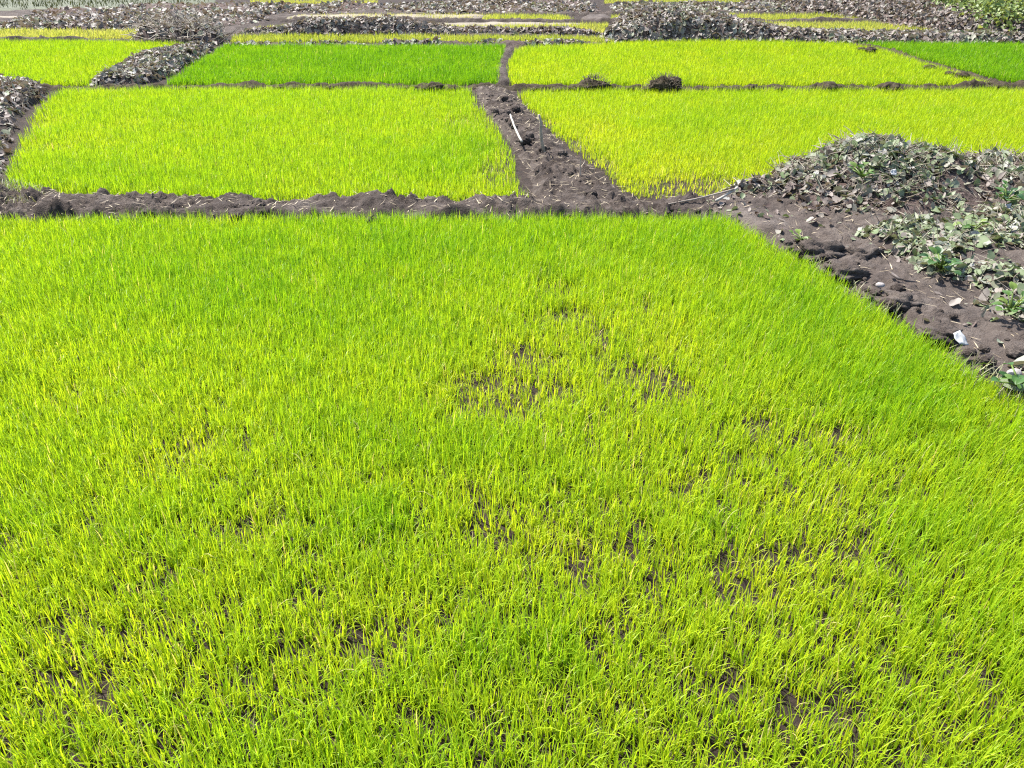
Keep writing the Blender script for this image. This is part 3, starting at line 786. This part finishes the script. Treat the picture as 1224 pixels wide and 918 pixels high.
# water weed plants still green
def leaf_obj(size, seed, parent, loc, rotz, tilt, tone):
    n = 7; m = 7
    V = []; 
    for i in range(n):
        t = i / (n - 1); wd = math.sin(math.pi * min(1, .08 + t * .92)) ** .6 * .5 * (1 - .15 * t) if t < 1 else .03
        for j in range(m):
            s = (j / (m - 1) - .5) * 2
            V.append((s * wd * size, t * size, size * (.16 * s * s * (1 - t) + .10 * math.sin(3 * t) - .22 * t * t + .03 * math.sin(7 * s + seed))))
    I = np.arange(n * m).reshape(n, m)
    F = np.stack([I[:-1, :-1].ravel(), I[1:, :-1].ravel(), I[1:, 1:].ravel(), I[:-1, 1:].ravel()], 1)
    o = np_mesh('leaf', np.array(V), F, M_GREEN, parent, np.full(n * m, tone))
    o.location = loc; o.rotation_euler = (tilt, 0, rotz)
    return o
def weed_plant(u, v, z, nl, size, seed, label, tone=.5):
    rr = random.Random(seed); r = empty('water_weed_plant', G(u, v, z)); tag(r, label, 'water weed')
    for i in range(nl):
        az = i * 2.4 + rr.uniform(-.3, .3); ln = rr.uniform(.04, .16) * size / .07; tl = rr.uniform(.4, 1.35)
        d = Vector((-math.sin(az) * math.sin(tl), math.cos(az) * math.sin(tl), math.cos(tl)))
        st = rod('stalk', [Vector((0, 0, 0)), d * ln * .5 + Vector((0, 0, .01)), d * ln], .007, .005, M_GREEN, r, 6)
        a = st.data.attributes.new('tint', 'FLOAT', 'POINT'); a.data.foreach_set('value', np.full(len(st.data.vertices), .9, np.float32))
        leaf_obj(size * rr.uniform(.75, 1.25), seed + i, r, d * ln, az, rr.uniform(-.2, .9), min(1, max(0, tone + rr.uniform(-.35, .35))))
weed_plant(1124, 322, .13, 18, .075, 1, 'fresh dark green water weed plant among wilted leaves beside path', .35)
weed_plant(1203, 240, .22, 14, .07, 2, 'dark green water weed at the right edge of the big heap', .3)
weed_plant(1030, 212, .50, 10, .06, 3, 'small green water weed sprouting on top of the big heap', .5)
weed_plant(1208, 372, .13, 14, .07, 4, 'pale green water weed clump at the right edge of the path', .7)
weed_plant(958, 288, .07, 5, .05, 5, 'tiny yellow green sprout at the corner of the foreground bed', 1.0)
weed_plant(1218, 462, .10, 13, .07, 6, 'bluish green water weed in the lower dark pile', .3)
weed_plant(1160, 280, .13, 12, .065, 7, 'bright green water weed on the wilted carpet below the heap', .8)

# weedy grass at the left end of the near bund
x, y = scatter(poly([(-120, 255), (30, 254), (75, 248), (50, 232), (0, 224), (-120, 224)]), 900)
n = len(x)
V, F, T = blades(np.stack([x, y, np.full(n, .06)], 1), rng.uniform(.05, .14, n), rng.uniform(0, 6.28, n), np.abs(rng.normal(0, .6, n)), rng.uniform(.2, 1.4, n), np.full(n, .007), rng.uniform(0, 1, n), 3)
o = np_mesh('weedy_grass', V, F, leaf_mat('grey_grass', [(0, (.10, .12, .05)), (.5, (.2, .22, .11)), (1, (.36, .33, .22))], .3), tint=T)
tag(o, 'greyish short grass on the left end of the near bund', 'grass', kind='stuff')

x, y = scatter(strip([(845, 262), (880, 272), (930, 305), (1005, 350), (1085, 400), (1150, 446), (1195, 476), (1260, 515)], .34), 700)
k = rng.random(len(x)) < np.clip((fbm(x, y, .3, 115, 3) - .38) * 5, .05, 1); x, y = x[k], y[k]
n = len(x)
V, F, T = blades(np.stack([x, y, np.full(n, .04)], 1), rng.uniform(.06, .13, n), rng.uniform(0, 6.28, n), np.abs(rng.normal(0, .6, n)), rng.uniform(.2, 1.4, n), np.full(n, .006), rng.uniform(.2, 1, n), 3)
o = np_mesh('weedy_grass', V, F, bpy.data.materials['grey_grass'], tint=T)
tag(o, 'thin dry olive grass along the path edge by the foreground bed', 'grass', kind='stuff')

# straw and leaf litter
def litter(P, dens, zf, name, label, L, mat, tone=(0, 1)):
    x, y = scatter(P, dens); z = zf(x, y); n = len(x)
    V, F, T = blades(np.stack([x, y, z + .006], 1), L * rng.uniform(.4, 1.5, n), rng.uniform(0, 6.28, n), rng.uniform(1.25, 1.6, n), rng.normal(0, .25, n), rng.uniform(.004, .009, n), rng.uniform(*tone, n), 2, 3)
    tag(np_mesh(name, V, F, mat, tint=T), label, 'straw' if 'straw' in name else 'leaf litter', kind='stuff')
litter(P_mid, 130, lambda x, y: surf_z(P_mid, x, y, h_mid, -.03, .25, .08)[0], 'straw', 'scattered pale straw bits on the middle mud bund', .09, M_STRAW)
litter(P_near, 110, lambda x, y: surf_z(P_near, x, y, h_near, -.03, .14, .05)[0], 'straw', 'scattered pale straw bits on the near mud bund', .08, M_STRAW)
litter(P_path, 60, lambda x, y: surf_z(P_path, x, y, h_path, -.03, .22, .06)[0], 'straw', 'pale straw and stem bits strewn over the muddy path', .08, M_STRAW)
x, y = scatter(P_path, 70); z = surf_z(P_path, x, y, h_path, -.03, .22, .06)[0]
k = (rng.random(len(x)) < np.clip((fbm(x, y, .5, 110, 3) - .35) * 4, .05, 1)) & (z > 0); x, y, z = x[k], y[k], z[k]; n = len(x)
nr = np.array([[0, 0, 1.0]]) + .45 * rng.standard_normal((n, 3)); nr[:, 2] = np.abs(nr[:, 2])
V, F, T = leaves(np.stack([x, y, z + .012], 1), nr, rng.uniform(.03, .08, n), rng.uniform(.3, .9, n), rng.normal(.1, .3, n), rng.uniform(0, 1, n), np.clip(rng.normal(.45, .25, n), 0, 1), rng.uniform(0, 6.28, n))
tag(np_mesh('leaf_litter', V, F, M_WEED, tint=T), 'loose dried leaves scattered over the muddy path', 'leaf litter', kind='stuff')

# ------------------------------------------------------------------ light
EL, AZ = R(58), R(-48)                  # sun ahead and to the left
sd = Vector((math.sin(AZ) * math.cos(EL), math.cos(AZ) * math.cos(EL), math.sin(EL)))
sl = bpy.data.lights.new('sun', 'SUN'); sl.energy = 5.0; sl.angle = R(0.5); sl.color = (1.0, .965, .91)
so = bpy.data.objects.new('sun', sl); COL.objects.link(so)
so.rotation_euler = (-sd).to_track_quat('-Z', 'Y').to_euler(); so.location = (-5, 8, 15)
w = bpy.data.worlds.new('World'); sc.world = w; w.use_nodes = True
nt = w.node_tree; bg = nt.nodes['Background']
sky = nt.nodes.new('ShaderNodeTexSky'); sky.sky_type = 'NISHITA'; sky.sun_disc = False
sky.sun_elevation = EL; sky.sun_rotation = AZ; sky.dust_density = 1.5
nt.links.new(sky.outputs[0], bg.inputs[0]); bg.inputs[1].default_value = 0.13

sc.view_settings.view_transform = 'Standard'; sc.view_settings.look = 'None'
sc.view_settings.exposure = 1.63; sc.view_settings.gamma = 1
sc.render.engine = 'CYCLES'
c = sc.cycles
c.max_bounces = 6; c.diffuse_bounces = 3; c.glossy_bounces = 2; c.transmission_bounces = 4; c.transparent_max_bounces = 4
c.use_denoising = False
c.caustics_reflective = False; c.caustics_refractive = False
c.filter_width = 1.2
print('blades', N)
